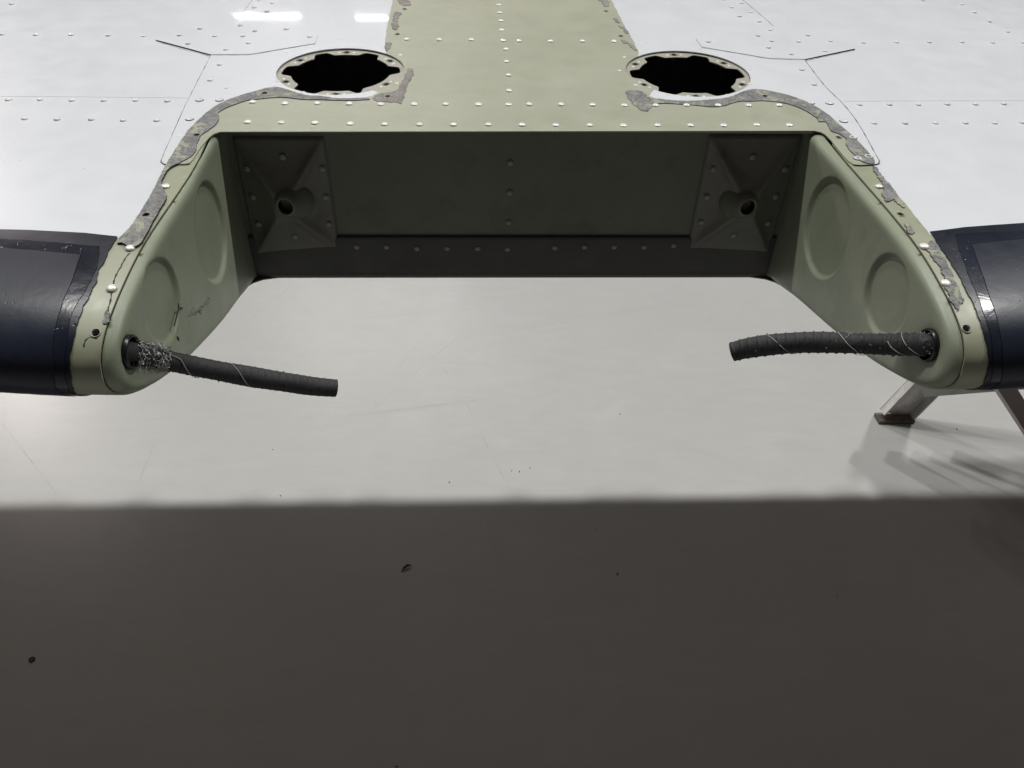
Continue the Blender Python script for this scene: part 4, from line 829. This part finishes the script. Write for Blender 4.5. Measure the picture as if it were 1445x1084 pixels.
for i, (a, b) in enumerate(D['floor_marks']):
    if i in (7, 8, 9, 11, 12): continue
    pts = dens([tuple(a), tuple(b)], .02, False); w = (.0011 if i not in (9, 11) else .0016)
    ph = rnd.uniform(0, 6)
    L_ = max(math.hypot(b[0]-a[0], b[1]-a[1]), .01); nx, ny = -(b[1]-a[1])/L_, (b[0]-a[0])/L_
    V = []; F = []
    for k, q in enumerate(pts):
        o = .003*math.sin(k*.17+ph); ww = w*(.35+.65*abs(math.sin(k*.4+ph)))*min(1, .2+k/4, .2+(len(pts)-1-k)/4)
        for sgn in (-1, 1): V.append(Vector((q[0]+nx*(o+sgn*ww), q[1]+ny*(o+sgn*ww), FLOOR+.0005)))
    for k in range(len(pts)-1): F.append((2*k, 2*k+1, 2*k+3, 2*k+2))
    parts.append((V, F))
V, F = join_vf(parts); tag(mesh('floor_scratches', V, F, [SCUFF], fl, False), kind='stuff')
# debris
DEB = plain('dark_debris', (.035, .03, .027), .7, 0, .3, 300)
DEBW = plain('pale_debris', (.75, .75, .72), .6, 0, .1, 300)
d0 = D['debris']
c = d0[0]; pts = [(c[0]-.010, c[1]-.012, FLOOR+.001), (c[0]-.006, c[1]-.003, FLOOR+.003), (c[0]+.001, c[1]+.003, FLOOR+.005), (c[0]+.010, c[1]+.004, FLOOR+.003)]
V, F = tube_vf(pts, .0016, 6, True, lambda i, k: (.0008, .0020, .0026, .0009)[i])
tag(mesh('debris_flake', V, F, [DEB]), 'curled dark flake of rubber lying on the shaded floor', 'debris')
c = d0[1]; me = lathe_mesh('washer', [(.0035, .0004), (.0055, .0002), (.0060, .0012), (.0052, .0022), (.0034, .0022), (.0030, .0010)], 16, DEB)
o = put('washer', me, Matrix.Translation((c[0], c[1], FLOOR)), None); tag(o, 'small dark washer lying on the shaded floor at far left', 'washer')
parts = []; partw = []
for i, c in enumerate(d0[2:]):
    if i in (2, 10, 12): continue
    w = rnd.uniform(.0010, .0020); M_ = Matrix.Translation((c[0], c[1], FLOOR+.0012)) @ Matrix.Rotation(rnd.uniform(0, 3), 4, 'Z')
    (partw if i in (6, 13, 17) else parts).append(box_vf(M_, w*2, w, .0016))
V, F = join_vf(parts); tag(mesh('floor_grit', V, F, [DEB], None, False), 'scattered dark specks of grit on the pale floor', 'grit', kind='stuff')
V, F = join_vf(partw); tag(mesh('paint_chips', V, F, [DEBW], None, False), 'few tiny white paint chips on the floor', 'paint chips', kind='stuff')

# ================================================================ STAND UNDER THE RIGHT SIDE
stand = empty('support_stand', (1.07, 1.5, FLOOR)); tag(stand, 'metal trestle stand with splayed channel legs under the right side of the wing', 'stand')
def beam_m(a, b, up):
    a = Vector(a); b = Vector(b); z = (b-a).normalized(); y = Vector(up); y = (y-z*y.dot(z)).normalized(); x = y.cross(z)
    M_ = Matrix((x, y, z)).transposed().to_4x4(); M_.translation = (a+b)/2; return M_, (b-a).length
def channel(a, b, w, d, t, up, open_side=1):
    M_, ln = beam_m(a, b, up)
    return join_vf([box_vf(M_ @ Matrix.Translation((0, open_side*(d/2-t/2), 0)), w, t, ln), box_vf(M_ @ Matrix.Translation((-w/2+t/2, 0, 0)), t, d-.0006, ln-.0004), box_vf(M_ @ Matrix.Translation((w/2-t/2, 0, 0)), t, d-.0006, ln-.0004)])
lean = .39
def leg(ax, ay, bx, by, bz, up, w=.092, d=.027, mat=ALU, foot=True):
    V, F = channel((ax, ay, FLOOR+.012), (bx, by, bz), w, d, .004, up, 1)
    ob = mesh('leg', V, F, [mat], stand, False)
    if foot:
        V, F = box_vf(Matrix.Translation((ax, ay, FLOOR+.0055)), w+.006, d+.008, .011)
        mesh('foot_plate', V, F, [RUBBERF], ob, False)
    return ob
l1 = leg(1.077, 1.515, 1.077+lean*.84, 1.515, .69, (0, 1, 0))
l2 = leg(2.35, 1.515, 2.35-lean*.84, 1.515, .69, (0, 1, 0))
V, F = box_vf(Matrix.Translation((1.77, 1.52, .715)), .70, .10, .05); mesh('top_beam', V, F, [ALU], stand, False)
M_, ln = beam_m((1.045, 1.425, .055), (1.235, 1.275, .215), (0, 0, 1))
V, F = box_vf(M_, .05, .05, ln); mesh('cross_brace', V, F, [ALUW], stand, False)
M_, ln = beam_m((1.40, 1.19, -.145), (.985, 1.20, .30), (0, 1, 0))
V, F = box_vf(M_, .03, .088, ln); mesh('diagonal_brace', V, F, [BROWN], stand, False)
me = lathe_mesh('bolt', [(.011, 0), (.011, .003), (.008, .005), (0, .0055)], 12, ALU)
Mb = Matrix.Translation((1.068, 1.511, FLOOR+.115)) @ Matrix.Rotation(-math.pi/2+.36, 4, 'Y')
put('bolt', me, Mb, l1)
